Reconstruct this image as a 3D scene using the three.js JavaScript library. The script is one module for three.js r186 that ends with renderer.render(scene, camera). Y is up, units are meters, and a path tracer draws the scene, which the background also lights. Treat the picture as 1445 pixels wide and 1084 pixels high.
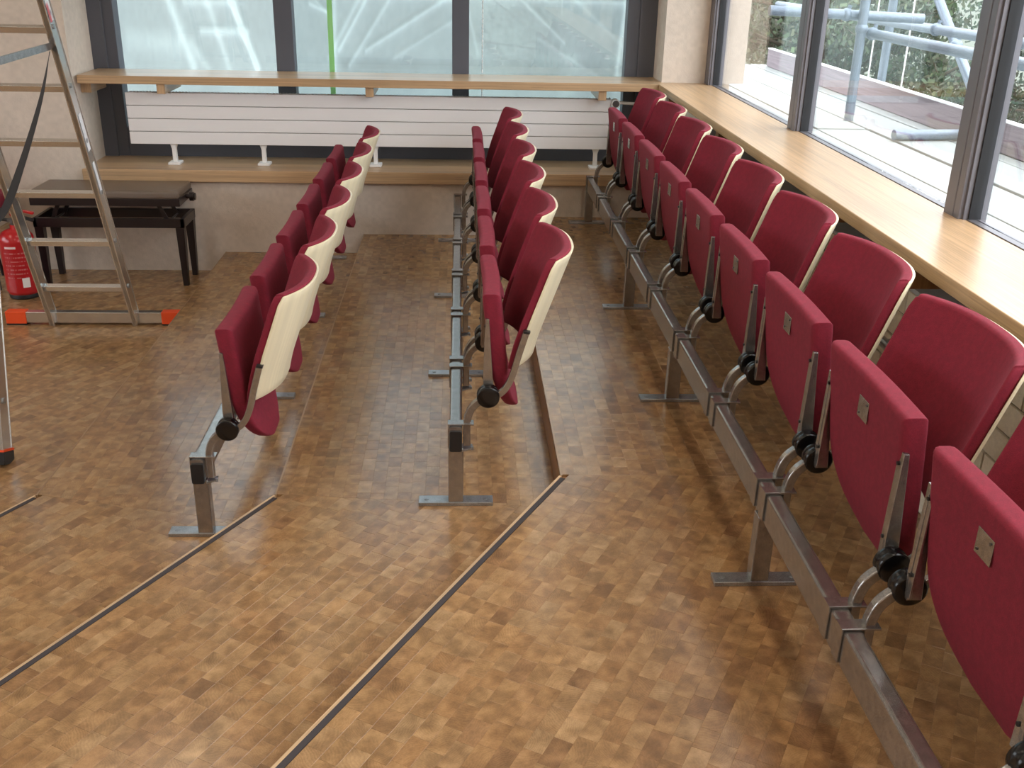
import * as THREE from 'three';
import { mergeGeometries, toCreasedNormals } from 'three/addons/utils/BufferGeometryUtils.js';
import { RoundedBoxGeometry } from 'three/addons/geometries/RoundedBoxGeometry.js';
import { RectAreaLightUniformsLib } from 'three/addons/lights/RectAreaLightUniformsLib.js';

// ───────────── camera, sky, lights, exposure ─────────────
const scene = new THREE.Scene();
const renderer = new THREE.WebGLRenderer();
renderer.toneMapping = THREE.LinearToneMapping;
renderer.toneMappingExposure = 0.88;
renderer.shadowMap.enabled = true;
RectAreaLightUniformsLib.init();

const camera = new THREE.PerspectiveCamera(2 * Math.atan(542 / 1441) * 180 / Math.PI, 1445 / 1084, 0.05, 300);
camera.position.set(0, 1.8466, 0);
camera.rotation.order = 'YXZ';
camera.rotation.set(-0.399, -0.0555, 0.0224);
camera.updateMatrixWorld(true);
camera.updateProjectionMatrix();

{ // overcast sky, a little brighter overhead
  const w = 32, h = 64, d = new Float32Array(w * h * 4);
  for (let j = 0; j < h; j++) for (let i = 0; i < w; i++) {
    const el = Math.sin(((j + .5) / h - .5) * Math.PI), t = Math.max(0, el), k = (j * w + i) * 4, b = .75 + .45 * t;
    d[k] = b * .95; d[k + 1] = b * 1.0; d[k + 2] = b * 1.05; d[k + 3] = 1;
  }
  const sky = new THREE.DataTexture(d, w, h, THREE.RGBAFormat, THREE.FloatType);
  sky.mapping = THREE.EquirectangularReflectionMapping; sky.magFilter = THREE.LinearFilter; sky.needsUpdate = true;
  scene.background = sky; scene.environment = sky;
  scene.backgroundIntensity = scene.environmentIntensity = 6.5;
}
// ceiling lights: x, z, width, length, intensity; long tubes over the window row, flat panels added over the hall as fill light
const LAMPS = [[.86, -2.4, .2, 1.6, 14], [.86, -.4, .2, 1.6, 14], [.86, 1.6, .2, 1.6, 14],
  [-3.6, -4.2, .6, 1.2, 1.6], [-1.6, -4.2, .6, 1.2, 1.6], [-3.6, -1.4, .6, 1.2, 1.6], [-1.4, -1.4, .6, 1.2, 1.6], [-3.6, 1.4, .6, 1.2, 1.6], [-1.2, 1.4, .6, 1.2, 1.6]];
const CEILING = 3.3;

// ───────────── helpers ─────────────
let seed = 7;
const rnd = () => { seed = (seed * 1664525 + 1013904223) >>> 0; return seed / 4294967296; };
const rr = (a, b) => a + (b - a) * rnd();
const taken = {};
function numbered(n) { const k = taken[n] = (taken[n] ?? -1) + 1; return k ? `${n}_${String(k).padStart(3, '0')}` : n; }
function shade(o) { o.traverse(c => { if (c.isMesh) { c.castShadow = true; c.receiveShadow = true; } }); return o; }
function tag(o, label, category, group) { o.userData.label = label; o.userData.category = category; if (group) o.userData.group = group; return o; }
function thing(name, label, category, pos = [0, 0, 0], turn = 0, group) {
  const g = new THREE.Group(); g.name = numbered(name); g.position.set(...pos); g.rotation.y = turn; scene.add(g);
  return tag(g, label, category, group);
}
function part(name, geo, mat, parent, label) {
  const m = new THREE.Mesh(Array.isArray(geo) ? (geo.length > 1 ? merge(geo) : geo[0]) : geo, mat);
  m.name = name; m.castShadow = m.receiveShadow = true; parent.add(m);
  if (label) m.userData.label = label;
  return m;
}
function struct(name, label, category = 'wall') { const g = new THREE.Group(); g.name = name; scene.add(g); g.userData.kind = 'structure'; return tag(g, label, category); }
function merge(list) {
  return mergeGeometries(list.map(g => {
    g = g.index ? g.toNonIndexed() : g;
    for (const k of Object.keys(g.attributes)) if (!['position', 'normal', 'uv'].includes(k)) g.deleteAttribute(k);
    return g;
  }));
}
// box from min/max corners, uv in metres
function box(x0, x1, y0, y1, z0, z1, r = 0) {
  const g = r ? new RoundedBoxGeometry(x1 - x0, y1 - y0, z1 - z0, 2, r) : new THREE.BoxGeometry(x1 - x0, y1 - y0, z1 - z0);
  g.translate((x0 + x1) / 2, (y0 + y1) / 2, (z0 + z1) / 2);
  return metreUV(g);
}
function metreUV(g) {
  const p = g.attributes.position, n = g.attributes.normal, uv = new Float32Array(p.count * 2);
  for (let i = 0; i < p.count; i++) {
    const ax = Math.abs(n.getX(i)), ay = Math.abs(n.getY(i)), az = Math.abs(n.getZ(i));
    const [a, b] = ay >= ax && ay >= az ? [p.getX(i), p.getZ(i)] : ax >= az ? [p.getY(i), p.getZ(i)] : [p.getX(i), p.getY(i)];
    uv[i * 2] = a; uv[i * 2 + 1] = b;
  }
  g.setAttribute('uv', new THREE.BufferAttribute(uv, 2)); return g;
}
function boardX(...a) { const g = box(...a), uv = g.attributes.uv, p = g.attributes.position, n = g.attributes.normal; for (let i = 0; i < p.count; i++) uv.setXY(i, Math.abs(n.getY(i)) > .6 ? p.getZ(i) : p.getY(i) + .37, p.getX(i)); return g; } // grain along x
function cyl(a, b, r, seg = 14, r2 = r) { // cylinder between two points
  const A = new THREE.Vector3(...a), B = new THREE.Vector3(...b), d = B.clone().sub(A);
  const g = new THREE.CylinderGeometry(r2, r, d.length(), seg);
  g.applyQuaternion(new THREE.Quaternion().setFromUnitVectors(new THREE.Vector3(0, 1, 0), d.clone().normalize()));
  g.translate((a[0] + b[0]) / 2, (a[1] + b[1]) / 2, (a[2] + b[2]) / 2); return g;
}
function tube(pts, r, n = 24, seg = 8) { return new THREE.TubeGeometry(new THREE.CatmullRomCurve3(pts.map(p => new THREE.Vector3(...p))), n, r, seg); }
// flat outline in x-y, given thickness along z, small bevel
function plateXY(pts, z0, z1, bevel = .0015) {
  const s = new THREE.Shape(pts.map(p => new THREE.Vector2(...p)));
  const g = new THREE.ExtrudeGeometry(s, { depth: Math.max(1e-4, z1 - z0 - 2 * bevel), bevelEnabled: bevel > 0, bevelThickness: bevel, bevelSize: bevel, bevelOffset: -bevel, bevelSegments: 2, curveSegments: 6 });
  g.translate(0, 0, z0 + bevel); return g;
}
// outline of a bar that follows a centre line
function bar2d(pts, hw, n = 22) {
  const c = new THREE.CatmullRomCurve3(pts.map(p => new THREE.Vector3(p[0], p[1], 0))), L = [], R = [];
  for (let i = 0; i <= n; i++) { const p = c.getPointAt(i / n), t = c.getTangentAt(i / n); L.push([p.x - t.y * hw, p.y + t.x * hw]); R.unshift([p.x + t.y * hw, p.y - t.x * hw]); }
  return [...L, ...R];
}
function roundRect(x0, x1, y0, y1, r) {
  const s = new THREE.Shape();
  s.moveTo(x0 + r, y0); s.lineTo(x1 - r, y0); s.quadraticCurveTo(x1, y0, x1, y0 + r); s.lineTo(x1, y1 - r); s.quadraticCurveTo(x1, y1, x1 - r, y1);
  s.lineTo(x0 + r, y1); s.quadraticCurveTo(x0, y1, x0, y1 - r); s.lineTo(x0, y0 + r); s.quadraticCurveTo(x0, y0, x0 + r, y0); return s;
}
function edgeSpaced(n, r, L) { // 0..1 with extra lines within r of both ends
  const a = [0, .1, .3, .6, 1].map(f => f * r / L), out = [...a];
  for (let i = 1; i < n; i++) out.push(a[4] + (1 - 2 * a[4]) * i / n);
  return [...out, ...a.map(v => 1 - v).reverse()];
}
// a padded or moulded slab standing in y-z with a rounded rim; mid(z, y) is its middle surface in x
function slab({ y0, y1, ny = 14, nz = 14, half, mid, T, r, crease = 0, w = .2 }) {
  const S = edgeSpaced(nz, r, 2 * w), V = edgeSpaced(ny, r, y1 - y0), P = [], U = [], I = [], cols = S.length, rows = V.length;
  for (const side of [-1, 1]) for (const v of V) for (const s of S) {
    const y = y0 + (y1 - y0) * v, hw = half(y), z = (2 * s - 1) * hw, t = typeof T === 'function' ? T(y, z) : T;
    const dd = Math.min(r, Math.min(hw - Math.abs(z), y1 - y, y - y0));
    const off = t / 2 - r + Math.sqrt(Math.max(0, r * r - (r - dd) * (r - dd)));
    P.push(mid(z, y) + side * off, y, z); U.push(z + side * off * .8, y + side * off * .8);
  }
  const at = (k, j, i) => (k * rows + j) * cols + i;
  for (let j = 0; j < rows - 1; j++) for (let i = 0; i < cols - 1; i++) {
    I.push(at(0, j, i), at(0, j, i + 1), at(0, j + 1, i + 1), at(0, j, i), at(0, j + 1, i + 1), at(0, j + 1, i));
    I.push(at(1, j, i), at(1, j + 1, i + 1), at(1, j, i + 1), at(1, j, i), at(1, j + 1, i), at(1, j + 1, i + 1));
  }
  const ring = [];
  for (let i = 0; i < cols; i++) ring.push([0, i]);
  for (let j = 1; j < rows; j++) ring.push([j, cols - 1]);
  for (let i = cols - 2; i >= 0; i--) ring.push([rows - 1, i]);
  for (let j = rows - 2; j > 0; j--) ring.push([j, 0]);
  ring.forEach(([j, i], k) => { const [j2, i2] = ring[(k + 1) % ring.length]; I.push(at(0, j, i), at(1, j2, i2), at(0, j2, i2), at(0, j, i), at(1, j, i), at(1, j2, i2)); });
  let g = new THREE.BufferGeometry();
  g.setAttribute('position', new THREE.Float32BufferAttribute(P, 3)); g.setAttribute('uv', new THREE.Float32BufferAttribute(U, 2)); g.setIndex(I);
  if (crease) g = toCreasedNormals(g, crease); else g.computeVertexNormals();
  return g;
}

// ───────────── textures ─────────────
const hash = (x, y, s = 0) => { let n = Math.imul(x | 0, 374761393) + Math.imul(y | 0, 668265263) + Math.imul(s | 0, 2147483647); n = Math.imul(n ^ (n >>> 13), 1274126177); return ((n ^ (n >>> 16)) >>> 0) / 4294967296; };
function vnoise(x, y, px, py, s = 0) { // periodic value noise
  const xi = Math.floor(x), yi = Math.floor(y), f = x - xi, g = y - yi, u = f * f * (3 - 2 * f), v = g * g * (3 - 2 * g);
  const h = (a, b) => hash(((a % px) + px) % px, ((b % py) + py) % py, s);
  return (h(xi, yi) * (1 - u) + h(xi + 1, yi) * u) * (1 - v) + (h(xi, yi + 1) * (1 - u) + h(xi + 1, yi + 1) * u) * v;
}
function dataTex(n, fn, srgb = true, m = n) {
  const d = new Uint8Array(n * m * 4);
  for (let j = 0; j < m; j++) for (let i = 0; i < n; i++) { const c = fn(i / n, j / m), k = (j * n + i) * 4; for (let q = 0; q < 3; q++) d[k + q] = Math.max(0, Math.min(255, (Array.isArray(c) ? c[q] : c) * 255)); d[k + 3] = 255; }
  const t = new THREE.DataTexture(d, n, m); t.magFilter = THREE.LinearFilter; t.minFilter = THREE.LinearMipmapLinearFilter; t.generateMipmaps = true;
  t.wrapS = t.wrapT = THREE.RepeatWrapping; if (srgb) t.colorSpace = THREE.SRGBColorSpace; t.needsUpdate = true; return t;
}
function rep(t, a, b = a) { const c = t.clone(); c.repeat.set(a, b); c.needsUpdate = true; return c; }
// end grain: a sheet of 6 x 6 small end-grain faces, each with its own growth rings
const endGrain = dataTex(768, (u, v) => {
  const cx = Math.floor(u * 6), cy = Math.floor(v * 6), x = u * 6 - cx, y = v * 6 - cy, a = hash(cx, cy, 1) * 6.283, dist = .7 + hash(cx, cy, 2) * 1.6;
  const ox = .5 + Math.cos(a) * dist, oy = .5 + Math.sin(a) * dist, wob = (vnoise(u * 36, v * 36, 36, 36, 3) - .5) * .09;
  const rad = Math.hypot(x - ox, y - oy) + wob, f = 11 + hash(cx, cy, 4) * 14, ph = (rad * f) % 1;
  const ring = ph < .75 ? ph / .75 : (1 - ph) / .25;
  const blot = vnoise(u * 22, v * 22, 22, 22, 5), fine = vnoise(u * 260, v * 260, 260, 260, 6), streak = vnoise(u * 60 + y * 3, v * 60, 60, 60, 8);
  const b = .80 + .055 * (.5 - ring) * (.4 + hash(cx, cy, 7)) + .20 * (blot - .5) + .07 * (fine - .5) + .08 * (streak - .5);
  return [b, b * (.985 + .02 * blot), b * (.965 + .04 * blot)];
});
const woodGrain = dataTex(512, (u, v) => {
  const w = vnoise(u * 6, v * 2, 6, 2, 11), l = vnoise(u * 90 + w * 5, v * 3, 90, 3, 12), f = vnoise(u * 256, v * 12, 256, 12, 13), p = vnoise(u * 180, v * 22, 180, 22, 14);
  const b = .86 + .12 * (l - .5) + .10 * (f - .5) + .08 * (w - .5) - (p > .8 ? .05 : 0);
  return [b, b * .985, b * .96];
});
const plyGrain = dataTex(256, (u, v) => { const b = .95 + .05 * (vnoise(u * 40, v * 3, 40, 3, 15) - .5) + .04 * (vnoise(u * 5, v * 4, 5, 4, 16) - .5); return [b, b, b * .985]; });
const weave = dataTex(256, (u, v) => {
  const a = Math.sin(u * 64 * 6.283) * .5 + .5, c = Math.sin(v * 64 * 6.283) * .5 + .5, n = vnoise(u * 128, v * 128, 128, 128, 21), m = vnoise(u * 12, v * 12, 12, 12, 22);
  return .78 + .10 * (a * c) + .16 * (n - .5) + .07 * (m - .5);
});
const plaster = dataTex(512, (u, v) => .5 + .35 * (vnoise(u * 60, v * 60, 60, 60, 31) - .5) + .35 * (vnoise(u * 150, v * 150, 150, 150, 32) - .5) + .2 * (vnoise(u * 18, v * 18, 18, 18, 33) - .5), false);
const plasterTone = dataTex(256, (u, v) => { const b = .96 + .05 * (vnoise(u * 8, v * 8, 8, 8, 34) - .5) + .05 * (vnoise(u * 70, v * 70, 70, 70, 35) - .5); return b; });
const speckle = dataTex(256, (u, v) => .88 + .2 * (vnoise(u * 128, v * 128, 128, 128, 41) - .5) + .12 * (vnoise(u * 14, v * 14, 14, 14, 42) - .5));

// ───────────── materials ─────────────
const std = o => new THREE.MeshStandardMaterial(o), phys = o => new THREE.MeshPhysicalMaterial(o);
const M = {
  block: phys({ color: 0xffffff, vertexColors: true, map: endGrain, roughness: .22, ior: 1.78 }),
  slabWood: phys({ color: 0xa5794f, map: rep(woodGrain, 1.2, .35), roughness: .42 }),
  trimWood: phys({ color: 0xe0bf98, map: rep(woodGrain, 2, .6), roughness: .4 }),
  addedEdgeWood: phys({ color: new THREE.Color().setRGB(.50, .31, .165), map: rep(woodGrain, 2, .6), roughness: .24, ior: 1.78 }),  // tone lightened so the added step edging stands out
  blackStrip: std({ color: 0x3a3435, roughness: .75 }),
  oak: phys({ color: 0xd6b48e, map: rep(woodGrain, 2.4, .5), roughness: .3 }),
  wall: std({ color: 0xd8cabb, map: rep(plasterTone, .7), bumpMap: rep(plaster, 1.6), bumpScale: .0014, roughness: .85 }),
  ceiling: std({ color: 0xe6e1d8, map: rep(plasterTone, .5), roughness: .9 }),
  frame: std({ color: 0x55575f, roughness: .5, metalness: .1 }),
  alu: std({ color: 0x77757a, roughness: .42, metalness: .55 }),
  gasket: std({ color: 0x17181c, roughness: .6 }),
  glass: phys({ color: 0xffffff, transmission: 1, thickness: 0, roughness: 0, ior: 1.5, transparent: false }),
  fabric: phys({ color: 0x991d37, map: rep(weave, 9), roughness: .9, sheen: .25, sheenColor: new THREE.Color(0xc04a66), sheenRoughness: .5, bumpMap: rep(weave, 9), bumpScale: .0006 }),
  ply: phys({ color: 0xefe3c4, map: rep(plyGrain, 3, 1.2), roughness: .36 }),
  steel: std({ color: 0xb9b5b1, roughness: .25, metalness: .85, map: rep(speckle, 6) }),
  zinc: std({ color: 0xc2c4c7, roughness: .3, metalness: .85, map: rep(speckle, 5) }),
  capBlack: phys({ color: 0x0e0d0e, roughness: .22 }),
  plastic: std({ color: 0x1b1a1b, roughness: .45 }),
  bolt: std({ color: 0x6d6a68, roughness: .35, metalness: .8 }),
  white: std({ color: 0xe8e6e4, roughness: .5 }),
  radiator: std({ color: 0xe4e2e1, roughness: .55 }),
  brick: std({ color: 0xf0e7d2, roughness: .6, map: rep(plasterTone, 2), bumpMap: rep(plaster, 4), bumpScale: .0015 }),
  mortar: std({ color: 0x8e8777, roughness: .9 }),
  greyPanel: std({ color: 0xb2b2b7, roughness: .6 }),
  ladder: std({ color: 0xdcdbd8, roughness: .22, metalness: .92 }),
  orange: std({ color: 0xe8501c, roughness: .5 }),
  strap: std({ color: 0x2c2a2b, roughness: .8 }),
  benchBlack: phys({ color: 0x1d1415, roughness: .3 }),
  vinyl: phys({ color: 0x6a5a4c, roughness: .22, bumpMap: rep(plaster, 6), bumpScale: .001 }),
  red: phys({ color: 0xb3141d, roughness: .28, clearcoat: .4 }),
  yellow: std({ color: 0xd9b02a, roughness: .5 }),
  plank: std({ color: 0xa3a8a8, roughness: .85, map: rep(plyGrain, 1.5, .4) }),
  checker: std({ color: 0xbec5c4, roughness: .6, metalness: 0 }),
  toeBoard: std({ color: 0xa398a3, roughness: .8, map: rep(woodGrain, 1, .5) }),
  whitePaint: std({ color: 0xf2f2f2, roughness: .6 }),
  scaffold: std({ color: 0x8e9cab, roughness: .45, metalness: .35, map: rep(speckle, 3) }),
  bark: std({ color: 0x5b5142, roughness: .95 }),
  grass: std({ color: 0x555b4e, roughness: 1 }),
};

// ───────────── levels of the stepped floor ─────────────
const H = .1187, BACK = -6.18, DX = -.488, DZ = .873;           // step height, back wall, direction of the angled step edges
const C1 = [-1.438, -3.123], C2 = [-.59, -2.904], C3 = [.313, -2.807], BRICK_X = 1.35, NEARZ = 3, LEFTX = -6.5;
const along = (c, z) => [c[0] + DX / DZ * (z - c[1]), z];
const E1 = along(C1, NEARZ), E2 = along(C2, NEARZ), E3 = along(C3, NEARZ);
const tiers = [
  { y: 0, label: 'lowest floor of end-grain wood blocks under ladder and piano bench', poly: [[LEFTX, BACK], [C1[0], BACK], C1, E1, [LEFTX, NEARZ]], sectors: [{ dir: [DX, DZ], o: C1, clip: [[LEFTX, BACK], [C1[0], BACK], C1, E1, [LEFTX, NEARZ]] }] },
  { y: H, label: 'first raised floor step carrying the front row of seats', poly: [[C1[0], BACK], [C2[0], BACK], C2, E2, E1, C1], edge: C1,
    sectors: [{ dir: [0, 1], o: C1, clip: [[C1[0] + .0062, BACK], [C2[0], BACK], C2, [C1[0] + .0062, C1[1]]] }, { dir: [DX, DZ], o: C1, inset: .0245, clip: [C1, C2, E2, E1] }] },
  { y: 2 * H, label: 'second raised floor step carrying the middle row of seats', poly: [[C2[0], BACK], [C3[0], BACK], C3, E3, E2, C2], edge: C2,
    sectors: [{ dir: [0, 1], o: C2, clip: [[C2[0] + .0062, BACK], [C3[0], BACK], C3, [C2[0] + .0062, C2[1]]] }, { dir: [DX, DZ], o: C2, inset: .0245, clip: [C2, C3, E3, E2] }] },
  { y: 3 * H, label: 'highest floor step carrying the seats along the window ledge', poly: [[C3[0], BACK], [BRICK_X, BACK], [BRICK_X, NEARZ], E3, C3], edge: C3,
    sectors: [{ dir: [0, 1], o: C3, clip: [[C3[0] + .0062, BACK], [BRICK_X, BACK], [BRICK_X, C3[1] + .03], [C3[0] + .0062, C3[1]]] }, { dir: [DX, DZ], o: C3, inset: .0245, clip: [C3, [BRICK_X, C3[1] + .03], [BRICK_X, NEARZ], E3] }] },
];
function clipPoly(poly, a, b, keepLeft) { // keep the side of line a-b given by sign
  const out = [], side = p => keepLeft * ((b[0] - a[0]) * (p[1] - a[1]) - (b[1] - a[1]) * (p[0] - a[0]));
  for (let i = 0; i < poly.length; i++) {
    const p = poly[i], q = poly[(i + 1) % poly.length], s = side(p), t = side(q);
    if (s >= 0) out.push(p);
    if ((s > 0 && t < 0) || (s < 0 && t > 0)) { const k = s / (s - t); out.push([p[0] + (q[0] - p[0]) * k, p[1] + (q[1] - p[1]) * k]); }
  }
  return out;
}
const area = p => p.reduce((s, a, i) => { const b = p[(i + 1) % p.length]; return s + a[0] * b[1] - b[0] * a[1]; }, 0) / 2;
const BT = .012;      // thickness of the built blocks
const TONES = [[.56, .335, .185], [.60, .375, .215], [.52, .30, .16], [.57, .345, .19], [.49, .275, .145], [.66, .43, .26], [.55, .32, .18], [.58, .36, .21], [.42, .235, .135], [.60, .355, .19]];
function blockGeo(poly, y, out) { // chamfered tile, top and rim only
  const n = poly.length, cx = poly.reduce((s, p) => s + p[0], 0) / n, cz = poly.reduce((s, p) => s + p[1], 0) / n;
  const ins = poly.map(([x, z]) => { const l = Math.hypot(x - cx, z - cz) || 1, k = Math.max(0, 1 - .0006 / l); return [cx + (x - cx) * k, cz + (z - cz) * k]; });
  const rim = poly.map(([x, z]) => { const l = Math.hypot(x - cx, z - cz) || 1, k = Math.max(0, 1 - .00018 / l); return [cx + (x - cx) * k, cz + (z - cz) * k]; });
  const lift = rr(-.00012, 0), yt = y + lift, yr = yt - .0003, yb = y - BT, tone = TONES[Math.floor(rnd() ** 1.15 * TONES.length)], j = rr(.92, 1.08), c = [tone[0] * .74 + .146, tone[1] * .72 + .078, tone[2] * .60 + .030].map(v => v * j * .91);
  const cell = Math.floor(rnd() * 36), cu = (cell % 6) / 6, cv = Math.floor(cell / 6) / 6, rot = rnd() < .5, s = 1 / 6 / .1;
  const uv = (x, z) => { let a = (x - cx) + .05, b = (z - cz) + .05; if (rot) [a, b] = [b, a]; return [cu + Math.min(.099, Math.max(.001, a)) * s, cv + Math.min(.099, Math.max(.001, b)) * s]; };
  const tri = (a, b, d, nx, ny, nz) => { for (const p of [a, b, d]) { out.p.push(...p); out.n.push(nx, ny, nz); out.u.push(...uv(p[0], p[2])); out.c.push(...c); } };
  for (let i = 1; i < n - 1; i++) tri([ins[0][0], yt, ins[0][1]], [ins[i + 1][0], yt, ins[i + 1][1]], [ins[i][0], yt, ins[i][1]], 0, 1, 0);
  for (let i = 0; i < n; i++) {
    const k = (i + 1) % n, ex = rim[k][0] - rim[i][0], ez = rim[k][1] - rim[i][1], l = Math.hypot(ex, ez) || 1, nx = ez / l, nz = -ex / l;
    const A = [ins[i][0], yt, ins[i][1]], B = [ins[k][0], yt, ins[k][1]], Cc = [rim[k][0], yr, rim[k][1]], D = [rim[i][0], yr, rim[i][1]], E = [rim[k][0], yb, rim[k][1]], F = [rim[i][0], yb, rim[i][1]];
    tri(A, B, Cc, nx * .6, .8, nz * .6); tri(A, Cc, D, nx * .6, .8, nz * .6); tri(D, Cc, E, nx, 0, nz); tri(D, E, F, nx, 0, nz);
  }
}
function bufferOf(o) {
  const g = new THREE.BufferGeometry();
  g.setAttribute('position', new THREE.Float32BufferAttribute(o.p, 3)); g.setAttribute('normal', new THREE.Float32BufferAttribute(o.n, 3));
  g.setAttribute('uv', new THREE.Float32BufferAttribute(o.u, 2)); g.setAttribute('color', new THREE.Float32BufferAttribute(o.c, 3)); return g;
}
const pv = new THREE.Vector3();
const toPixel = (x, y, z) => { pv.set(x, y, z).project(camera); return [(pv.x + 1) / 2 * 1445, (1 - pv.y) / 2 * 1084]; };
const VIEW = [[-3.4, BACK], [BRICK_X, BACK], [BRICK_X, -.55], [-3.4, -.55]];   // where single blocks are laid; plain boards beyond
tiers.forEach((T, ti) => {
  const g = struct(ti ? `floor_${String(ti).padStart(3, '0')}` : 'floor', T.label, 'floor');
  const shp = new THREE.Shape(T.poly.map(p => new THREE.Vector2(p[0], -p[1])));
  const slabG = new THREE.ExtrudeGeometry(shp, { depth: T.y + .2 - BT * .75, bevelEnabled: false }); slabG.rotateX(-Math.PI / 2); slabG.translate(0, -.2, 0);
  part('base_slab', metreUV(slabG), M.slabWood, g);
  const blocks = [];
  for (const S of T.sectors) {
    const [dx, dz] = S.dir, nx = dz, nz = -dx, [ox, oz] = S.o;                    // n points to the upper side of the edge
    const W = .0435, base = S.inset ?? 0;
    let clip = S.clip; if (area(clip) < 0) clip = [...clip].reverse();
    const loc = clip.map(([x, z]) => [(x - ox) * nx + (z - oz) * nz, (x - ox) * dx + (z - oz) * dz]);
    const amin = Math.min(...loc.map(l => l[0])), amax = Math.max(...loc.map(l => l[0])), bmin = Math.min(...loc.map(l => l[1])), bmax = Math.max(...loc.map(l => l[1]));
    const k0 = Math.floor((amin - base) / W) - 1, k1 = Math.ceil((amax - base) / W);
    for (let k = k0; k <= k1; k++) {
      let b = bmin - rnd() * .09;
      const a0 = base + k * W, a1 = a0 + W;
      if (S.inset && a1 <= base + 1e-6) continue;
      while (b < bmax) {
        const L = rr(.062, .084), b1 = b + L;
        let p = [[a0, b], [a1, b], [a1, b1], [a0, b1]].map(([a, c]) => [ox + a * nx + c * dx, oz + a * nz + c * dz]);
        b = b1;
        if (p.every(q => q[0] < VIEW[0][0] || q[0] > VIEW[1][0] || q[1] < BACK || q[1] > VIEW[2][1])) continue;
        for (let i = 0; i < clip.length && p.length; i++) p = clipPoly(p, clip[i], clip[(i + 1) % clip.length], 1);
        if (p.length < 3 || Math.abs(area(p)) < 1.2e-5) continue;
        if (area(p) < 0) p.reverse();
        blocks.push(p);
      }
    }
  }
  // the blocks that show largest are single pieces, the rest one piece of stuff
  const ranked = blocks.map(p => {
    const q = p.map(([x, z]) => toPixel(x, T.y, z)), cx = q.reduce((s, a) => s + a[0], 0) / q.length, cy = q.reduce((s, a) => s + a[1], 0) / q.length;
    const inside = cx > 0 && cx < 1445 && cy > 0 && cy < 1084 && p.every(a => a[1] < -.6);
    return { p, a: inside ? Math.abs(area(q)) : 0 };
  }).sort((a, b) => b.a - a.a);
  const rest = { p: [], n: [], u: [], c: [] };
  ranked.forEach((r, i) => {
    if (i < 300 && r.a > 0) { const o = { p: [], n: [], u: [], c: [] }; blockGeo(r.p, T.y, o); part(i ? `wood_block_${String(i).padStart(3, '0')}` : 'wood_block', bufferOf(o), M.block, g); }
    else blockGeo(r.p, T.y, rest);
  });
  const restMesh = part('wood_blocks_rest', bufferOf(rest), M.block, g); restMesh.userData.kind = 'stuff'; restMesh.userData.label = 'field of small end-grain wood blocks';
  if (T.edge) { // light nosing and black grip strip along the angled edge
    const strip = (a0, a1, y0, y1, b0, b1) => { const s = new THREE.BoxGeometry(a1 - a0, y1 - y0, b1 - b0); s.translate((a0 + a1) / 2, (y0 + y1) / 2, (b0 + b1) / 2); metreUV(s); s.rotateY(Math.atan2(DX, DZ)); s.translate(T.edge[0], 0, T.edge[1]); return s; };
    part('nosing_strip', strip(0, .0085, T.y - BT, T.y + .0006, .008, 5.6), M.trimWood, g, 'pale wooden nosing along the angled step edge');
    part('added_edge_trim', box(T.edge[0], T.edge[0] + .006, T.y - BT, T.y + .0006, BACK, T.edge[1] + .006), M.addedEdgeWood, g, 'pale strip added to pick out the straight step edge');  // strip added so the straight step edge reads against the lower floor
    part('grip_strip', strip(.0087, .024, T.y - BT, T.y + .0012, .02, 5.6), M.blackStrip, g, 'black anti-slip strip along the angled step edge');
  }
});

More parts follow.
